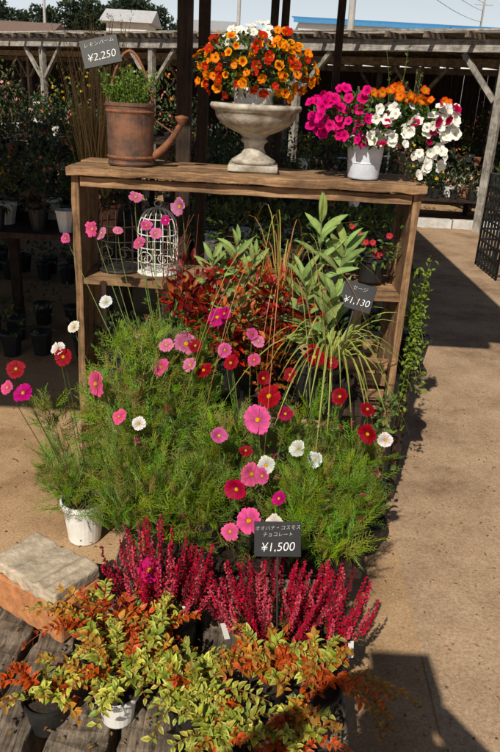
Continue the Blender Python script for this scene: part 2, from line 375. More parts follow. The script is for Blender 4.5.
for c,r,n in clumps:
    subs=[ell(c,(r[0]*.92,r[1]*.85,r[2]*.98),.45)[0] for _ in range(max(5,n//28))]
    tn=[U(.6,1.25) for _ in subs]
    for i in range(n):
        oi=random.randrange(len(subs));o=subs[oi];p,q=ell(o,(.05,.045,.07),.7)
        if R()<.16: p,q=ell(c,r,.8)
        rel=(p-V(c));k=.5+.5*min(1,V((rel.x/r[0],rel.y/r[1],rel.z/r[2])).length)  # frond colour darkened towards the core, painted on top of the cast shade
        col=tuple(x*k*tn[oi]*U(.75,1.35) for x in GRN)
        if R()<.04: col=(.22,.15,.05)
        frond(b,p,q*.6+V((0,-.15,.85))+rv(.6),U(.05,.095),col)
    for o in subs:
        base=V((c[0]*.8+o.x*.2,c[1]+.02,.42))
        tube(b,bez(base,o,(base+o)/2+V((U(-.03,.03),0,.05))),.002,.001,3,col=(.15,.20,.06))
for (x,y,z,s,c) in FL:
    if x<-.55 and z<.9:continue
    p=V((x,y,z))
    if y<2.15: p+=V((-x*.07,-.125,.07))*U(.6,1)
    r=s*.00155*1.10
    d=V((U(-.7,.4),-U(.45,1),U(.1,1.0)))
    if c==P and R()<.25:c=(.82,.27,.46)
    cosmosf(b,p,d,r*U(.95,1.1),vary(c,.08),cup=random.choice((.05,.12,.3)))
    px,py=min(potsC,key=lambda q:(q[0]-x)**2+(q[1]-y)**2)
    base=V((px+U(-.03,.03),py+U(-.02,.02),.42));dn=d.normalized()
    tube(b,bez(base,p-dn*.004,p-dn*.04+V((U(-.03,.03),.02,-.10))),.0019,.0011,4,col=(.15,.21,.06))
for i in range(56):
    c,r,n=random.choice(clumps);p,q=ell(c,r,.3);p=p+V((0,-.04,.07))
    tube(b,[p-V((U(-.02,.02),-.02,.10)),p],.0011,.001,3,col=(.14,.20,.05))
    clump(b,p,(.004,.004,.005),7,.010,.006,random.choice([(.4,.05,.15),(.12,.2,.05),(.3,.02,.05)]),up=1)
mk("cosmos_plants",b,[LEAF,PETAL,BLACK,SOIL])
b=B();pot(b,-.59,2.21,.004,.058,.078,.17,2,3)
for c,r,n in [((-.59,2.14,.43),(.14,.1,.19),330),((-.55,2.1,.30),(.12,.08,.1),110)]:
    subs=[ell(c,r,.5)[0] for _ in range(14)]
    for i in range(n):
        p,q=ell(random.choice(subs),(.05,.05,.07),.7);frond(b,p,q*.6+V((0,-.1,.8))+rv(.6),U(.045,.085),tuple(x*U(.5,1.2) for x in GRN))
    for o in subs: tube(b,bez((-.59+U(-.03,.03),2.2,.16),o,((o.x-.59)/2,2.17,(o.z+.16)/2+.03)),.002,.001,3,col=(.12,.18,.05))
for (x,y,z,s,c) in FL:
    if not(x<-.55 and z<.9):continue
    p=V((x,y,z));d=V((U(-.5,.3),-.8,U(.2,.9)));cosmosf(b,p,d,s*.00165,vary(c,.06))
    base=V((-.59+U(-.03,.03),2.2,.16));tube(b,bez(base,p,(x,2.08,z-.2)),.0022,.0012,4,col=(.12,.18,.05))
mk("potted_cosmos",b,[LEAF,PETAL,WHITE,SOIL])

# ---------------------------------------------------------------- heathers
def heather(name,cx,cy,cz,n,sx,sy,hh):
    b=B();pot(b,cx,cy,cz-.10,.045,.06,.10,2,3,20)
    for i in range(n):
        t=U(0,6.283);k=math.sqrt(R());e=V((cx+math.cos(t)*k*sx,cy+math.sin(t)*k*sy,cz+hh*(1-.38*k*k)*U(.6,1.14)))
        a=V((cx+math.cos(t)*k*.05,cy+math.sin(t)*k*.05,cz));m=V((e.x*.75+a.x*.25,e.y*.75+a.y*.25,(a.z*.65+e.z*.35)))
        pts=bez(a,e,m,12);tube(b,pts,.0013,.0007,3,col=(.14,.07,.04))
        k_=R();base=(.44,.035,.065) if k_<.55 else ((.58,.11,.15) if k_<.85 else (.20,.02,.035));N=62
        for q in range(N):
            f=.22+.78*q/N;g=f*12;i0=min(11,int(g));p=pts[i0].lerp(pts[i0+1],g-i0);d=(pts[i0+1]-pts[i0]).normalized()
            s=d.cross(rv()).normalized();ww=.0045*(1-.55*max(0,(f-.6)/.4))
            c=vary(base,.4) if f>.40 or R()<.4 else vary((.07,.10,.03),.3)
            o=p+s*ww;k1=.0033;dd=(s+d*.5).normalized();s2=dd.cross(d).normalized()
            b.add([o-s2*k1,o+s2*k1,o+dd*k1*1.6,o+d*k1*1.5,o-d*k1*.6],[(0,4,2),(4,1,2),(1,3,2),(3,0,2)],col=c,mat=1)
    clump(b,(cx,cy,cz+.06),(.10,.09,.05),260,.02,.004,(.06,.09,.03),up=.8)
    mk(name,b,[LEAF,PETAL,BLACK,SOIL])
heather("heather_plant",-.20,1.46,.30,78,.17,.10,.29)
heather("heather_plant",.09,1.42,.29,74,.18,.11,.25)
heather("heather_plant",.24,1.44,.28,44,.14,.09,.25)

# ---------------------------------------------------------------- variegated shrubs in front
def abelia(name,cx,cy,cz,n,spread,hh,potmat,pr=.05,ph=.09,bias=V(),red=.5):
    b=B();pot(b,cx,cy,cz,pr*.75,pr,ph,2,3,24)
    top=V((cx,cy,cz+ph))
    for i in range(n):
        t=U(0,6.283);k=U(.2,1.1);e=top+V((math.cos(t)*k*spread,math.sin(t)*k*spread*.8,hh*U(.2,1.15)*(1.15-k*.5)))+bias*U(.3,1)
        m=top+V((math.cos(t)*k*spread*.4,math.sin(t)*k*spread*.35,hh*U(.7,1.1)))
        if e.z<.03:e.z=.03
        pts=bez(top+V((math.cos(t)*.02,math.sin(t)*.02,0)),e,m,14);tube(b,pts,.0016,.0009,4,col=(.28,.07,.04))
        tint=R();br=U(.9,1.5)
        for j in range(2,15):
            p=pts[j];d=(pts[min(j+1,14)]-pts[j-1]).normalized();s=d.cross(V((0,0,1))+rv(.3)).normalized()
            if j%2:s=d.cross(s)
            for sg in (-1,1):
                if R()<.1:continue
                g=(.13,.18,.03) if R()<.6 else (.27,.29,.05);ed=(.50,.46,.13) if R()<.65 else (.22,.26,.05)
                if tint>1-red*.8*(.4+.6*j/14) : ed=(.50,.18,.06);g=(.22,.18,.04)
                if tint>1-red*.3:g=(.34,.06,.03);ed=(.42,.12,.05)
                sz=U(.015,.033)*(1.15-.4*j/14)
                leaf(b,p,s*sg+d*.6+V((0,0,.25))+rv(.25),V((0,-.2,1))+rv(.45),sz,sz*.5,vary(tuple(q*br for q in g),.25),vary(tuple(q*br for q in ed),.25),curl=.4)
    mk(name,b,[LEAF,PETAL,potmat,SOIL])
abelia("variegated_shrub",-.265,1.215,.222,28,.20,.12,WHITE,bias=V((-.02,.03,0)),pr=.047,ph=.085,red=.4)
abelia("variegated_shrub",-.33,1.33,.222,24,.17,.15,BLACK,bias=V((-.02,0,0)),red=.8)
abelia("variegated_shrub",-.43,1.21,.19,14,.16,.09,BLACK,red=.8)
abelia("variegated_shrub",-.10,1.20,.222,30,.18,.10,BLACK,red=.4)
abelia("variegated_shrub",-.02,1.12,.18,24,.17,.10,BLACK,red=.3)
abelia("variegated_shrub",.13,1.135,.15,22,.15,.13,WHITE,pr=.052,ph=.08,red=.7)
abelia("variegated_shrub",.08,1.27,.222,24,.17,.12,BLACK,red=.9)
abelia("variegated_shrub",.20,1.25,.222,18,.14,.13,BLACK,bias=V((.03,.02,-.02)),red=.9)
abelia("variegated_shrub",-.20,1.34,.222,18,.16,.13,BLACK,red=.5)
b=B()
for i in range(6):
    a=V((.23,1.25,.30));e=V((U(.36,.50),U(1.3,1.48),U(.02,.14)));pts=bez(a,e,(a+e)/2+V((.02,0,.10)),14);tube(b,pts,.0016,.0009,4,col=(.28,.07,.04))
    for j in range(3,15):
        for sg in (-1,1): leaf(b,pts[j],V((sg*.4,U(-.8,.8)*sg,.3))+rv(.3),V((0,-.2,1))+rv(.4),.022,.011,vary((.26,.18,.05)),vary((.5,.24,.08)))
mk("trailing_variegated_shoots",b,[LEAF])
b=B()
for (x,y,z) in [(-.02,1.38,.32),(-.13,1.42,.33),(.02,1.72,.44),(.29,1.36,.30)]:
    board(b,(x,y,z),(x+U(-.015,.015),y+U(-.01,.01),z+.055),.014,.0012,up=V((U(-.3,.3),-1,.2)),n=1,j=0)
mk("plant_labels",b,[WHITE])

# ---------------------------------------------------------------- plants at the shelf front
def stand(name,x,y,z): 
    b=B();pot(b,x,y,z-.14,.055,.075,.14,2,3,22);return b
b=B()
for k in range(3): board(b,(-.36,2.08+k*.1,.66),(.38,2.08+k*.1,.66),.085,.02,n=8)
for xx in (-.33,.35):
    for yy in (2.06,2.30): board(b,(xx,yy,.005),(xx,yy,.648),.035,.035,up=V((1,0,0)),n=5)
mk("plant_stand",b,[WDARK],bevel=.002)
b=stand("",-.05,2.13,.81)
for i in range(48):
    p,q=ell((-.04,2.04,.99),(.20,.09,.15),.55)
    tube(b,bez((-.05,2.13,.82),p,(p.x*.6-.02,2.12,.92)),.002,.001,3,col=(.15,.05,.03))
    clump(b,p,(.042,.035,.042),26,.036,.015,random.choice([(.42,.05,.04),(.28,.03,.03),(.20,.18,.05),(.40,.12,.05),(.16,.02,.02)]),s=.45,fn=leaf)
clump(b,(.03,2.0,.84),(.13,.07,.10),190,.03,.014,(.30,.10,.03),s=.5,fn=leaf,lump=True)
mk("red_leaved_shrub",b,[LEAF,PETAL,BLACK,SOIL])
def sage(name,x,y,z,tops,L=.09,wd=.3):
    b=stand("",x,y,z)
    for tp in tops:
        tp=V(tp);pts=bez((x+U(-.02,.02),y,z),tp,(x*.5+tp.x*.5,y,(z+tp.z)/2),12);tube(b,pts,.0032,.002,5,col=(.2,.24,.12))
        ang=U(0,3)
        for j in range(3,13):
            ang+=1.57+U(-.3,.3)
            if j in (4,6,8):continue
            for sg in (0,math.pi):
                up_=.25+1.1*(j/12)**2+U(-.15,.2)
                d=V((math.cos(ang+sg),math.sin(ang+sg)*.6-.1,up_ if j<12 else 1.8));l_=L*(1.2-.55*(j/12)**2)*U(.75,1.15)
                c=vary((.20,.28,.085),.25);longleaf(b,pts[j],d,V((0,-.8,.6))+rv(.45),l_,l_*wd*U(.8,1.1),tuple(k*1.25 for k in c),c,U(.3,1.0),mat=4)
    mk(name,b,[LEAF,PETAL,BLACK,SOIL,MATTE],smooth=False)
sage("sage_plant",.21,2.06,.82,[(.18,2.03,1.26),(.26,2.05,1.19),(.14,2.0,1.10),(.24,2.0,1.05)],.125,.25)
sage("sage_plant",-.08,2.10,.82,[(-.06,2.02,1.18),(-.13,2.04,1.13),(-.01,2.02,1.14)],.105,.27)
def blades(b,c,n,L,w,col,up=1.0,spread=1.0,col2=None,droop=1.0,az=None):
    for i in range(n):
        t=U(0,6.283) if az is None else U(*az);h=V((math.cos(t),math.sin(t),0))*spread*U(.3,1);l_=L*U(.6,1.1)
        a=V(c)+h*.02;e=a+h*l_+V((0,0,l_*up*(.5-droop*U(.2,1))));m=a+h*(l_*.35)+V((0,0,l_*up*.75))
        pts=bez(a,e,m,9);s=h.cross(V((0,0,1))).normalized();cc=vary(col,.25);c2=col2 or cc;vs=[];cs=[]
        for k,p in enumerate(pts):
            ww=w*(1-(k/9)**2*.9)/2;vs+=[p-s*ww,p+V((0,0,-ww*.4)),p+s*ww];cs+=[c2,cc,c2]
        b.add(vs,[(3*k,3*k+1,3*k+4,3*k+3) for k in range(9)]+[(3*k+1,3*k+2,3*k+5,3*k+4) for k in range(9)],cols=cs)
b=stand("",.25,2.06,.78)
blades(b,(.23,1.99,.83),46,.34,.0085,(.13,.21,.04),up=1.05,droop=1.25,col2=(.55,.52,.17),spread=1.15)
blades(b,(.23,1.99,.83),26,.26,.008,(.15,.23,.05),up=1.5,droop=.7,col2=(.50,.50,.18),spread=1.2)
mk("variegated_sedge",b,[LEAF,PETAL,BLACK,SOIL])
b=stand("",.08,2.22,.82)
blades(b,(.08,2.10,.88),30,.64,.0036,(.42,.20,.08),up=1.3,droop=.8,spread=.8)
blades(b,(.08,2.10,.88),22,.62,.0038,(.30,.28,.08),up=1.35,droop=.7,spread=.8)
mk("copper_sedge",b,[LEAF,PETAL,BLACK,SOIL])
b=stand("",-.27,2.24,.80)
clump(b,(-.22,2.2,.93),(.13,.08,.12),300,.025,.010,(.09,.15,.04),s=.4,fn=leaf,lump=True)
for i in range(14):
    p=V((-.25+U(-.1,.1),2.2,1.0));tube(b,bez(p,p+V((U(-.08,.08),U(-.05,.02),U(.1,.24))),p+V((0,0,.1))),.0015,.001,3,col=(.2,.08,.05))
mk("bushy_green_plant",b,[LEAF,PETAL,BLACK,SOIL])
b=B()
for (x,y,z,col) in [(.42,2.52,.975,(.09,.15,.04)),(.28,2.5,.975,(.08,.13,.04)),(.12,2.52,.975,(.05,.09,.03)),(-.08,2.52,.975,(.06,.10,.025))]:
    pot(b,x,y,z,.04,.055,.09,2,3,18);clump(b,(x,y-.02,z+.16),(.10,.08,.11),250,.026,.012,col,fn=leaf)
for i in range(12):
    p=V((U(.26,.50),U(2.40,2.5),U(1.06,1.22)));petunia(b,p,V((U(-.5,.5),-1,.4)),.012,(.5,.03,.10),(.4,.1,.05))
mk("shelf_potted_plants",b,[LEAF,PETAL,BLACK,SOIL])
b=B()
for x in (-.5,-.35,-.18,0.0,.16): 
    pot(b,x,2.52,.545,.05,.065,.11,2,3,18);clump(b,(x,2.5,.72),(.09,.08,.08),110,.03,.014,(.06,.10,.03),fn=leaf)
mk("lower_shelf_potted_plants",b,[LEAF,PETAL,BLACK,SOIL])
b=B();pot(b,.63,2.62,.62,.05,.07,.12,2,3)
board(b,(.57,2.62,.61),(.69,2.62,.61),.13,.018,n=2,mat=4)
board(b,(.63,2.62,.005),(.63,2.62,.60),.035,.035,up=V((1,0,0)),n=3,mat=4)
for i in range(26):
    t=U(0,6.28);e=V((.60+math.cos(t)*U(.03,.09),2.58+math.sin(t)*.09,U(.72,1.05)));pts=bez((.63,2.6,.73),e,(.62,2.58,.9),8)
    if i<9: e=V((.59+U(-.03,.08),2.52+U(-.05,.05),U(.35,.62)));pts=bez((.63,2.6,.73),e,(.61,2.5,.80),8)
    tube(b,pts,.0016,.001,3)
    for j in range(2,9):
        for q in range(5): leaf(b,pts[j]+rv(.014),rv()+V((0,-.3,.3)),V((0,-.3,1))+rv(.4),U(.014,.026),.011,vary((.16,.22,.04),.35))
mk("trailing_green_plant",b,[LEAF,PETAL,BLACK,SOIL,WDARK])
b=B();pot(b,.47,2.24,.004,.05,.07,.13,2,3)
clump(b,(.46,2.2,.26),(.09,.09,.13),130,.04,.018,(.06,.10,.03),fn=leaf,lump=True)
clump(b,(.44,2.1,.58),(.05,.06,.12),110,.03,.014,(.12,.17,.05),fn=leaf,lump=True)
tube(b,bez((.47,2.24,.13),(.44,2.1,.66),(.47,2.2,.4)),.003,.002,4)
mk("leafy_pot_plant",b,[LEAF,PETAL,BLACK,SOIL])

# ---------------------------------------------------------------- things on the shelf top
wc=empty("rusty_watering_can")
b=B();cx,cy,cz=-.45,2.50,1.342
lathe(b,[(0,.0),(.076,0),(.079,.006),(.076,.012),(.078,.10),(.080,.185),(.083,.188),(.083,.197),(.079,.199),(.075,.17),(.074,.15)],cx,cy,cz,40,0)
lathe(b,[(.0785,.02),(.0815,.026),(.0785,.032)],cx,cy,cz,40,1);lathe(b,[(.080,.165),(.0835,.171),(.080,.177)],cx,cy,cz,40,1)
lathe(b,[(.075,.165),(0,.17)],cx,cy,cz,30,2)
mk("can_body",b,[RUST,RUST2,SOIL],wc,smooth=False)
b=B();tube(b,bez((cx-.078,cy,cz+.19),(cx+.078,cy,cz+.19),(cx,cy,cz+.52),16),.005,.005,8)
tube(b,bez((cx+.074,cy,cz+.03),(cx+.175,cy-.02,cz+.145),(cx+.12,cy,cz+.05),10),.015,.009,12)
lathe(b,[(.010,0),(.022,.020),(.024,.026),(0,.032)],cx+.175,cy-.02,cz+.137,20)
tube(b,bez((cx+.078,cy,cz+.15),(cx+.145,cy-.01,cz+.11),(cx+.11,cy,cz+.13),5),.003,.003,6)
mk("handle_and_spout",b,[RUST2],wc,smooth=True)
b=B()
for i in range(52):
    t=U(0,6.28);k=math.sqrt(R());a=V((cx+math.cos(t)*k*.06,cy+math.sin(t)*k*.06,cz+.175));e=a+V((math.cos(t)*k*.045,math.sin(t)*k*.04,U(.06,.13)))
    pts=bez(a,e,(a+e)/2,6);tube(b,pts,.001,.0007,3,col=(.10,.14,.05))
    for p in pts[1:]:
        for q in range(5): leaf4(b,p+rv(.004),rv()+V((0,0,.7)),rv(),.014,.006,vary((.12,.19,.035),.35))
mk("herb_plant",b,[LEAF])

ur=empty("stone_urn")
b=B();cx,cy,cz=-.03,2.53,1.342
box(b,cx-.085,cx+.085,cy-.085,cy+.085,cz,cz+.022)
mk("urn_plinth",b,[STONE],ur,bevel=.004)
b=B();lathe(b,[(.0,.023),(.075,.023),(.077,.034),(.06,.044),(.042,.056),(.034,.075),(.036,.088),(.046,.095),(.046,.101),(.038,.106),(.05,.118),(.085,.132),(.118,.150),(.135,.172),(.139,.190),(.152,.198),(.156,.206),(.152,.215),(.135,.216),(.128,.205),(.11,.18),(0,.165)],cx,cy,cz,48)
mk("urn_bowl",b,[STONE],ur,smooth=True)
b=B();lathe(b,[(0,0),(.055,0),(.072,.08),(.076,.08),(.076,.09),(.07,.09),(.068,.075),(0,.078)],cx-.01,cy,cz+.175,28,2)
clump(b,(cx-.01,cy-.01,cz+.33),(.18,.12,.095),1000,.024,.010,(.08,.14,.03),fn=leaf,up=.3)
OR=(.82,.15,.015);YE=(.88,.42,.02);RO=(.58,.03,.01)
for i in range(170):
    t=U(0,6.283);ph=U(-.7,1.45);q=V((math.cos(t)*math.cos(ph),-abs(math.sin(t))*math.cos(ph) if R()<.8 else abs(math.sin(t))*math.cos(ph),math.sin(ph)))
    p=V((cx-.01+q.x*.195*U(.8,1.14),cy+q.y*.13,cz+.32+q.z*.11*U(.85,1.3)))
    if q.z>.76 and q.x<.3: petunia(b,p,q+rv(.5)+V((0,-.3,0)),.015,(.85,.84,.8),(.6,.6,.2),mid=(.8,.8,.75))
    else:
        k=R();dd=q+rv(.6)+V((0,-.35,.1));r=U(.012,.018)
        if k<.38: petunia(b,p,dd,r,vary(YE,.12),(.25,.03,.01),mid=(.65,.12,.02),mr_=.45)
        elif k<.68: petunia(b,p,dd,r,vary(OR,.15),(.25,.03,.01),mid=(.8,.3,.02))
        else: petunia(b,p,dd,r,vary(RO,.15),(.7,.3,.02),mid=(.4,.02,.01))
mk("million_bells_plant",b,[LEAF,PETAL,WHITE])

b=B();cx,cy,cz=.345,2.47,1.342
lathe(b,[(0,0),(.050,0),(.052,.004),(.056,.05),(.058,.052),(.056,.056),(.064,.128),(.068,.132),(.068,.139),(.063,.139),(.06,.12)],cx,cy,cz,36,2);lathe(b,[(.061,.12),(0,.125)],cx,cy,cz,30,3)
for sg in (-1,1): tube(b,bez((cx+sg*.062,cy-.01,cz+.10),(cx+sg*.062,cy+.01,cz+.125),(cx+sg*.085,cy,cz+.11),6),.003,.003,6,mat=2)
mk("enamel_bucket_planter",b,[LEAF,PETAL,ZINC,SOIL],smooth=False)
b=B()
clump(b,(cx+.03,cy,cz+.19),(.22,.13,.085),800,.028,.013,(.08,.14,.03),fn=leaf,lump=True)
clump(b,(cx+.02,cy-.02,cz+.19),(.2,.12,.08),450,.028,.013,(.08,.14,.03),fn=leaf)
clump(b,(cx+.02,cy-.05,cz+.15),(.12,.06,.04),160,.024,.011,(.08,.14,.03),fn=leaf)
for i in range(135):
    x=U(-.23,.26);z=U(-.06,.12)*(1-(abs(x)/.36)**2)+.0
    p=V((cx+x+.02,cy-U(.07,.16)+abs(x)*.12,cz+.18+z))
    d=V((x*1.2,-1,.5))+rv(.7)
    if x<-.03: petunia(b,p,d,U(.013,.021),vary((.78,.05,.26),.15),(.45,.02,.12))
    elif z>.07 : petunia(b,p,d,U(.012,.017),vary((.60,.07,.04),.3),(.6,.25,.05))
    elif R()<.8: petunia(b,p,d,U(.014,.022),(.86,.85,.83),(.55,.55,.25),mid=(.8,.8,.72))
    else: petunia(b,p,d,U(.014,.018),vary((.5,.04,.12),.2),(.2,.01,.03))
for i in range(16):
    p=V((cx+U(.13,.25),cy-U(.04,.12),cz+U(.03,.12)));petunia(b,p,V((.4,-1,.2))+rv(.5),U(.014,.021),(.86,.85,.83),(.6,.6,.3),mid=(.8,.8,.72))
for i in range(5):
    a=V((cx+U(.02,.14),cy-U(0,.05),cz+.22));e=a+V((U(-.03,.04),0,U(.08,.19)));pts=bez(a,e,(a+e)/2+V((.01,0,0)),8);tube(b,pts,.0013,.0008,3,col=(.14,.18,.06))
    for p in pts[2:]:
        for q in range(2): leaf4(b,p,rv()+V((0,0,.5)),rv(),.015,.005,vary((.12,.16,.05),.3))
mk("petunia_plants",b,[LEAF,PETAL])

def cage(name,cx,cy,cz,r,h,mat,wr=.0016):
    b=B();n=16
    for k in range(n):
        t=2*math.pi*k/n;pts=[]
        for i in range(15):
            f=i/14;rr=r if f<.5 else r*math.cos((f-.5)*math.pi)**.8;zz=h*.62*f/.5 if f<.5 else h*(.62+.38*math.sin((f-.5)*math.pi))
            pts.append((cx+rr*math.cos(t),cy+rr*math.sin(t),cz+zz))
        tube(b,pts,wr,wr,5)
    for zz,rr in ((.004,r),(h*.2,r),(h*.42,r),(h*.62,r),(h*.85,r*.78)):
        tube(b,[(cx+rr*math.cos(2*math.pi*k/28),cy+rr*math.sin(2*math.pi*k/28),cz+zz) for k in range(29)],wr*1.3,wr*1.3,5)
    lathe(b,[(0,0),(r,0),(r+.004,.004),(r,.010),(0,.010)],cx,cy,cz,28)
    tube(b,[(cx+.012*math.cos(2*math.pi*k/12),cy,cz+h+.014+.012*math.sin(2*math.pi*k/12)) for k in range(13)],wr,wr,5)
    for sg in (-1,1):
        tube(b,[(cx+sg*(.03-.0022*k)*math.cos(k*.6)+sg*.03,cy-r-.003,cz+h*.28+(.03-.0022*k)*math.sin(k*.6)) for k in range(13)],wr,wr,5)
    mk(name,b,[mat],smooth=True)
cage("bird_cage",-.36,2.52,.962,.072,.235,WIREW,.0018)
cage("bird_cage",-.50,2.54,.962,.078,.27,WIREB,.002)

# ---------------------------------------------------------------- price signs
def sign(name,loc,w_,h_,rot,lines,stake):
    e=empty(name,loc);e.rotation_euler=rot
    b=B();box(b,-w_/2,w_/2,-.003,.003,-h_/2,h_/2);mk("board",b,[BOARD],e,bevel=.001)
    if stake:
        b=B();tube(b,[(0,.006,h_*.3),(0,.006,-stake)],.003,.002,6);mk("stake",b,[WIREB],e)
    for (tx,sz,dz) in lines:
        c=bpy.data.curves.new("lettering","FONT");c.body=tx;c.size=sz;c.align_x='CENTER';c.extrude=.0004;c.offset=-.0003;c.shear=.2
        c.materials.append(INK);o=bpy.data.objects.new("lettering",c);C.objects.link(o);o.parent=e
        o.location=(0,-.0042,dz);o.rotation_euler=(math.pi/2,0,0);o.rotation_euler.rotate_axis('Z',U(.01,.05))
rd=math.radians
sign("price_sign",(-.545,2.50,1.69),.125,.092,(rd(-22),rd(-14),rd(8)),[("レモンバーム",.017,.022),("¥2,250",.034,-.026)],.22)
sign("price_sign",(.30,1.98,1.06),.095,.08,(rd(-22),rd(12),rd(-6)),[("セージ",.015,.018),("¥1,130",.028,-.024)],.2)
sign("price_sign",(.09,1.44,.585),.115,.085,(rd(-24),rd(-3),rd(0)),[("オオバナ・コスモス",.0125,.024),("チョコレート",.0125,.008),("¥1,500",.03,-.028)],.28)

# ---------------------------------------------------------------- pergola, with an unseen net added to shade the benches
pg=empty("shade_pergola")
b=B()
for (x,y,s) in [(-.345,3.2,.062),(-.285,3.42,.05),(.03,5.0,.05),(.10,5.06,.05),(-5.8,1.0,.08),(-5.8,7.3,.08),(.66,7.3,.07)]:
    board(b,(x,y,.0),(x,y,2.6),s,s,up=V((1,0,0)),n=8,j=.0015)
mk("posts",b,[WDARK],pg,bevel=.003)
b=B()
for y in (2.0,3.2,5.0,7.3): board(b,(-6,y,2.65),(.8,y,2.65),.06,.1,n=6)
for x in (-5.8,-3.4,-.345,.66): board(b,(x,1.9,2.75),(x,7.5,2.75),.06,.098,n=6)
board(b,(-6,1.0,2.65),(-1.9,1.0,2.65),.06,.1,n=6)
mk("beams",b,[WDARK],pg,bevel=.003)
b=B();b.add([(-7,1.9,2.81),(1.15,1.9,2.81),(1.15,7.7,2.81),(-7,7.7,2.81)],[(0,1,2,3)]);b.add([(-7,.4,2.81),(-1.75,.4,2.81),(-1.75,1.895,2.81),(-7,1.895,2.81)],[(0,1,2,3)])
mk("added_shade_net",b,[NET],pg)  # added above the view; its extent is set to darken the benches behind

# ---------------------------------------------------------------- nursery benches with plants
PAL=[tuple(k*.75 for k in c) for c in [(.07,.12,.03),(.09,.15,.04),(.05,.09,.03),(.12,.15,.09),(.15,.19,.05),(.10,.07,.04),(.06,.11,.05),(.16,.15,.08)]]
FC=[(.7,.1,.3),(.8,.8,.78),(.6,.03,.05),(.75,.45,.05),(.8,.35,.5)]
def bench(x0,x1,y0,y1,h,step,leaves,L,flo=.3,tall=.0,lowpots=True):
    e=empty("nursery_bench");b=B()
    n=max(2,int((y1-y0)/.2))
    for k in range(n):
        yy=y0+(k+.5)*(y1-y0)/n;board(b,(x0,yy,h-.015),(x1,yy,h-.015),(y1-y0)/n-.02,.03,n=4)
    xx=x0+.05
    while xx<x1:
        for yy in (y0+.05,y1-.05): board(b,(xx,yy,0),(xx,yy,h-.032),.06,.06,up=V((1,0,0)),n=2)
        xx+=max(.6,(x1-x0-.1)/3)
    mk("bench_frame",b,[WDARK],e)
    b=B();y=y0+.1
    while y<y1:
        x=x0+.1
        while x<x1:
            if R()<.93:
                px=x+U(-.03,.03);py=y+U(-.03,.03);r=U(.05,.075);k=random.choice((2,2,2,2,2,2,3,4))
                lathe(b,[(r*.7,0),(r,.11),(r*1.05,.11),(r*1.05,.125),(r*.9,.12),(0,.115)],px,py,h+.002,10,k)
                hh=U(.07,.16)+(tall*R()**2*1.6);col=random.choice(PAL)
                clump(b,(px,py,h+.12+hh*.7),(step*.55,step*.5,hh),leaves,L,L*.45,col,s=.45,lump=R()<.6)
                if R()<flo:
                    fc=random.choice(FC)
                    for i in range(int(10)):
                        p,q=ell((px,py-.02,h+.14+hh*.8),(step*.5,step*.45,hh),.2);q=q+V((0,-.4,.3))
                        petunia(b,p,q,L*U(.2,.34),vary(fc,.2),(.6,.4,.1))
            x+=step
        y+=step
    if lowpots:
        y=y0+.12
        while y<y1:
            x=x0+.12
            while x<x1:
                if R()<.75:
                    px=x+U(-.05,.05);py=y+U(-.06,.06)
                    lathe(b,[(.05,0),(.07,.14),(.074,.14),(.07,.15),(0,.13)],px,py,.004,8,2)
                    clump(b,(px,py,.22),(.1,.1,.09),int(leaves*.4),L,L*.5,random.choice(PAL))
                x+=.24
            y+=.3
    mk("potted_plants",b,[LEAF,PETAL,BLACK,TERRA,WHITE],e)
bench(-3.3,-.85,3.95,4.85,.78,.19,90,.042,.25,.1)
bench(-4.6,-1.1,5.7,6.6,.75,.22,75,.055,.3,.15)
bench(-6.5,-1.3,7.9,9.0,.8,.26,60,.065,.35,.2)
bench(-8.5,-1.0,10.4,11.6,.85,.32,50,.08,.35,.3)
bench(-9,-2.2,13.2,14.4,.85,.4,45,.1,.3,.3)
bench(-.6,1.0,4.2,5.0,.62,.19,85,.045,.2,.1)
bench(-.8,1.25,6.1,7.0,.7,.22,75,.055,.25,.12)
bench(-.9,1.75,8.6,9.7,.75,.26,60,.065,.4,.2)
bench(2.05,5.2,9.8,10.9,.35,.25,65,.06,.6,.2,lowpots=False)
bench(2.1,5.6,11.2,12.2,.7,.28,55,.075,.5,.2,lowpots=False)
b=B();pot(b,-.92,4.05,.782,.09,.12,.18,3,3)
for i in range(150):
    a=V((-.92+U(-.06,.06),4.05+U(-.06,.06),.93));e=a+V((U(-.16,.16),U(-.1,.1),U(.45,1.0)));m=(a+e)/2+V((0,0,.1))
    tube(b,bez(a,e,m,5),.0035,.001,3,col=vary((.42,.30,.14),.3))
    if R()<.3: clump(b,e,(.008,.008,.03),8,.02,.005,(.5,.34,.2),up=1)
mk("tall_ornamental_grass",b,[LEAF,PETAL,BLACK,TERRA])
b=B()
for k in range(4):
    board(b,(1.02+k*.14,8.4,.78),(1.02+k*.14,8.4,1.70),.02,.02,up=V((1,0,0)),n=2);board(b,(1.0,8.4,.98+k*.22),(1.46,8.4,.98+k*.22),.018,.018,n=2)
mk("white_trellis",b,[WIREW])
b=B()
for k in range(9):
    for yy in (6.7,7.4):
        tube(b,[(2.33+k*.1,yy,.02),(2.33+k*.1,yy,.95)],.012,.012,4)
        tube(b,[(2.33,yy,.06+k*.11),(3.13,yy,.06+k*.11)],.012,.012,4)
for k in range(8):
    tube(b,[(2.33,6.7+k*.1,.02),(2.33,6.7+k*.1,.95)],.012,.012,4);tube(b,[(2.33,6.7,.06+k*.11),(2.33,7.4,.06+k*.11)],.012,.012,4)
mk("black_lattice_trolley",b,[BLACK])

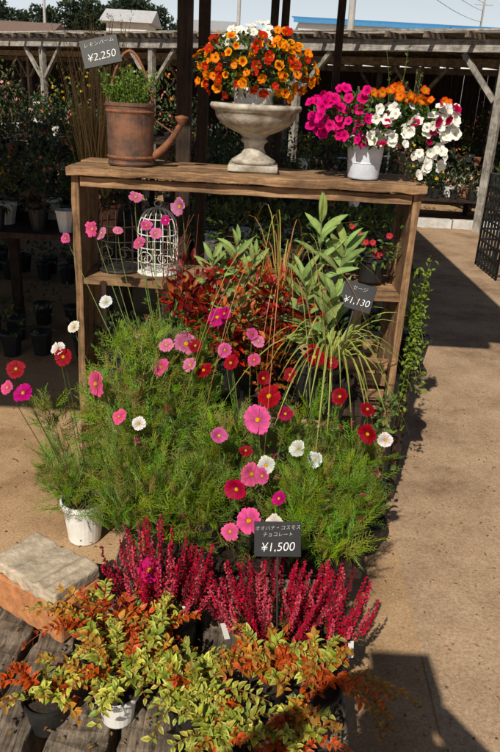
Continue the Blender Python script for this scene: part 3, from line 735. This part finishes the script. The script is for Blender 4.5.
# ---------------------------------------------------------------- large shed roof behind
sr=empty("timber_shed");sr.location=(2.83,9.5,0);sr.rotation_euler=(0,0,math.atan2(-6.5,8.42))
XL=-30
b=B();board(b,(XL,0,2.25),(7,0,2.25),.06,.15,n=40,j=.006);board(b,(XL,4,2.25),(7,4,2.25),.06,.14,n=6);board(b,(XL,8,2.25),(7,8,2.25),.06,.14,n=6)
mk("beams",b,[WGREYX],sr)
b=B();x=XL
while x<7:
    board(b,(x,-.35,2.36),(x,8.4,2.36),.045,.07,n=3,j=.004);x+=.55
mk("rafters",b,[WGREYY],sr)
b=B()
for k in range(3): board(b,(XL,-.3+k*.16,2.41),(7,-.3+k*.16,2.41),.05,.022,n=40,j=.008)
mk("battens",b,[WGREYX],sr)
b=B();b.add([(XL,.1,2.43),(7,.1,2.43),(7,8.4,2.43),(XL,8.4,2.43)],[(0,1,2,3)]);mk("roof_sheet",b,[CLOTH],sr)
b=B();x=-27.8
while x<7:
    for yy in (0,4,8):
        board(b,(x,yy,0),(x,yy,2.17),.1,.1,up=V((1,0,0)),n=4,j=.002)
        for sg in (-1,1): board(b,(x+sg*.06,yy,1.62),(x+sg*.55,yy,2.16),.06,.07,up=V((0,1,0)),n=2)
    x+=3.1
mk("posts_and_braces",b,[WGREYZ],sr,bevel=.004)
b=B();x=XL
while x<7: box(b,x,x+.14,8.5,8.53,0,2.3,j=.004);x+=.15
mk("dark_backdrop",b,[WDARK],sr)  # made-up dark boards, added so the space under the roof looks shaded

# ---------------------------------------------------------------- distant town
wb=empty("blue_roofed_building")
b=B();box(b,2.2,42,60,74,0,6.6,0)
for k in range(26): box(b,3.4+k*1.5,4.5+k*1.5,59.95,59.99,5.3,6.0,1)
mk("walls",b,[pm("white_wall",(.75,.76,.77),(.66,.67,.69),scale=1,rough=.7),pm("dark_glass",(.05,.07,.09),rough=.2,bump=0)],wb)
b=B();b.add([(1.8,59.6,6.55),(42.4,59.6,6.55),(42.4,59.6,6.8),(1.8,59.6,6.8),(1.8,66.9,7.6),(42.4,66.9,7.6)],[(0,1,2,3),(3,2,5,4)])
mk("blue_roof",b,[pm("blue_sheet",(.05,.24,.48),(.04,.19,.40),scale=3,rough=.5)],wb)
def house(x,y,w_,d_,h,rh,rc):
    e=empty("house");b=B();box(b,x,x+w_,y,y+d_,0,h,0)
    for k in range(int(w_/2)): box(b,x+.6+k*2,x+1.6+k*2,y-.03,y-.005,h-1.9,h-.8,1)
    mk("walls",b,[pm("house_wall",(.62,.6,.56),(.5,.48,.44),scale=1),pm("house_glass",(.05,.06,.08),rough=.2,bump=0)],e)
    b=B();o=.4;b.add([(x-o,y-o,h),(x+w_+o,y-o,h),(x+w_+o,y+d_+o,h),(x-o,y+d_+o,h),(x-o,y+d_/2,h+rh),(x+w_+o,y+d_/2,h+rh)],[(0,1,5,4),(2,3,4,5),(0,4,3),(1,2,5),(0,3,2,1)])
    mk("roof",b,[pm("roof_tile",rc,scale=6,rough=.8)],e)
house(-10.5,50,2.6,4,5.2,.9,(.5,.5,.5));house(-25,66,6,7,5.0,1.2,(.2,.13,.10));house(-37,62,7,7,4.4,1.2,(.12,.13,.15));house(-7.5,70,4,6,6.2,1.2,(.35,.35,.36))
b=B()
def hz(x): return 12.5+4.2*math.exp(-((x+30)/11)**2)+2.0*math.exp(-((x+55)/9)**2)-6.5*max(0,min(1,(x+20)/12))
vs=[];n=60
for i in range(n+1):
    x=-95+i*100/n
    vs+=[(x,150,0),(x,158,hz(x)-2.5),(x,175,hz(x)-2.2)]
b.add(vs,[(3*i,3*i+3,3*i+4,3*i+1) for i in range(n)]+[(3*i+1,3*i+4,3*i+5,3*i+2) for i in range(n)],col=(.03,.05,.02))
mk("hill",b,[LEAF])
b=B()
for i in range(170):
    x=U(-90,0);z=hz(x)-U(.0,5);s=U(1.2,2.6)
    tube(b,[(x,157,max(0,z-7)),(x,157,z)],.25,.12,4,col=(.05,.04,.03))
    for q in range(3): clump(b,(x+U(-1.4,1.4),156+U(-1,1),z+U(-.8,.8)),(s*.8,s*.7,s*.7),60,.9,.7,(.06,.085,.055),s=.4)
mk("distant_trees",b,[LEAF])
def pole(name,x,y,h,r,arms=True):
    b=B();lathe(b,[(r,0),(r*.7,h),(0,h)],x,y,0,10)
    if arms:
        for zz in (h-.6,h-1.3): box(b,x-.9,x+.9,y-.05,y+.05,zz,zz+.1)
    mk(name,b,[pm("pole_concrete",(.42,.41,.39),(.34,.33,.31),scale=4)])
pole("utility_pole",3.1,30,9.5,.15);pole("utility_pole",-2.4,60,13,.16);pole("utility_pole",21.5,80,12,.15);pole("utility_pole",-26,90,16,.2)
b=B()
for zz in (8.9,8.2,7.2): tube(b,bez((3.1,30,zz),(21.5,80,zz+2),(12,55,zz),12),.02,.02,3);tube(b,bez((3.1,30,zz),(-2.4,60,zz+3),(0,45,zz),12),.02,.02,3)
mk("overhead_cables",b,[BLACK])

# ---------------------------------------------------------------- photographer (his shadow falls on the path)
ph=empty("photographer")
def skin(name,pts,edges,mat,sub=2):
    me=bpy.data.meshes.new(name);me.from_pydata([(p[0]+PX,p[1],p[2]+.06*(p[2]/1.6)) for p in pts],edges,[]);o=bpy.data.objects.new(name,me);C.objects.link(o);o.parent=ph
    sm=o.modifiers.new("skin","SKIN")
    for i,p in enumerate(pts):
        s=me.skin_vertices[0].data[i];s.radius=(p[3],p[4] if len(p)>4 else p[3]);s.use_root=(i==0)
    m=o.modifiers.new("sub","SUBSURF");m.levels=sub;m.render_levels=sub;me.materials.append(mat);return o
PX=-.10
SHIRT=pm("shirt_cloth",(.12,.16,.24),scale=60);SKINM=pm("skin",(.52,.32,.23),(.45,.27,.19),rough=.5,bump=.03);HAIR=pm("hair",(.02,.015,.012),scale=80,rough=.5)
oy=-.24
skin("clothed_body",[(0,oy,.95,.16,.12),(0,oy,1.15,.15,.11),(0,oy,1.36,.18,.11),(0,oy,1.47,.08,.08),
 (.19,oy,1.43,.065),(.36,oy+.06,1.30,.05),(.14,oy+.14,1.50,.036),(-.19,oy,1.43,.065),(-.36,oy+.06,1.30,.05),(-.14,oy+.14,1.50,.036),
 (.10,oy,.88,.095),(.11,oy+.01,.48,.07),(.12,oy-.02,.10,.05),(-.10,oy,.88,.095),(-.11,oy+.01,.48,.07),(-.12,oy-.02,.10,.05),(.13,oy+.10,.04,.04),(-.13,oy+.10,.04,.04)],
 [(0,1),(1,2),(2,3),(2,4),(4,5),(5,6),(2,7),(7,8),(8,9),(0,10),(10,11),(11,12),(0,13),(13,14),(14,15),(12,16),(15,17)],SHIRT)
skin("head_and_neck",[(0,oy-.01,1.45,.058),(0,oy,1.53,.055),(0,oy+.01,1.59,.08,.09),(0,oy,1.67,.088,.10),(0,oy-.01,1.73,.06,.075),(0,oy+.105,1.60,.012)],[(0,1),(1,2),(2,3),(3,4),(2,5)],SKINM)
skin("hair",[(0,oy-.03,1.66,.095,.10),(0,oy-.025,1.73,.085,.10),(0,oy-.05,1.60,.07,.07)],[(0,1),(0,2)],HAIR)
for sg in (-1,1):
    pts=[(sg*.14,oy+.14,1.50,.028),(sg*.095,oy+.16,1.53,.03,.016)];ed=[(0,1)]
    for k in range(4):
        i=len(pts)
        pts+=[(sg*.085,oy+.165,1.505+k*.018,.009),(sg*.06,oy+.185-.004*k,1.515+k*.018,.0085),(sg*.035,oy+.18-.004*k,1.52+k*.018,.007)]
        ed+=[(1,i),(i,i+1),(i+1,i+2)]
    i=len(pts);pts+=[(sg*.075,oy+.135,1.50,.010),(sg*.05,oy+.13,1.51,.009)];ed+=[(1,i),(i,i+1)]
    skin("hand",pts,ed,SKINM,1)
b=B();box(b,PX-.065,PX+.065,oy+.115,oy+.160,1.57,1.66);mk("handheld_camera",b,[BLACK],ph,bevel=.004)
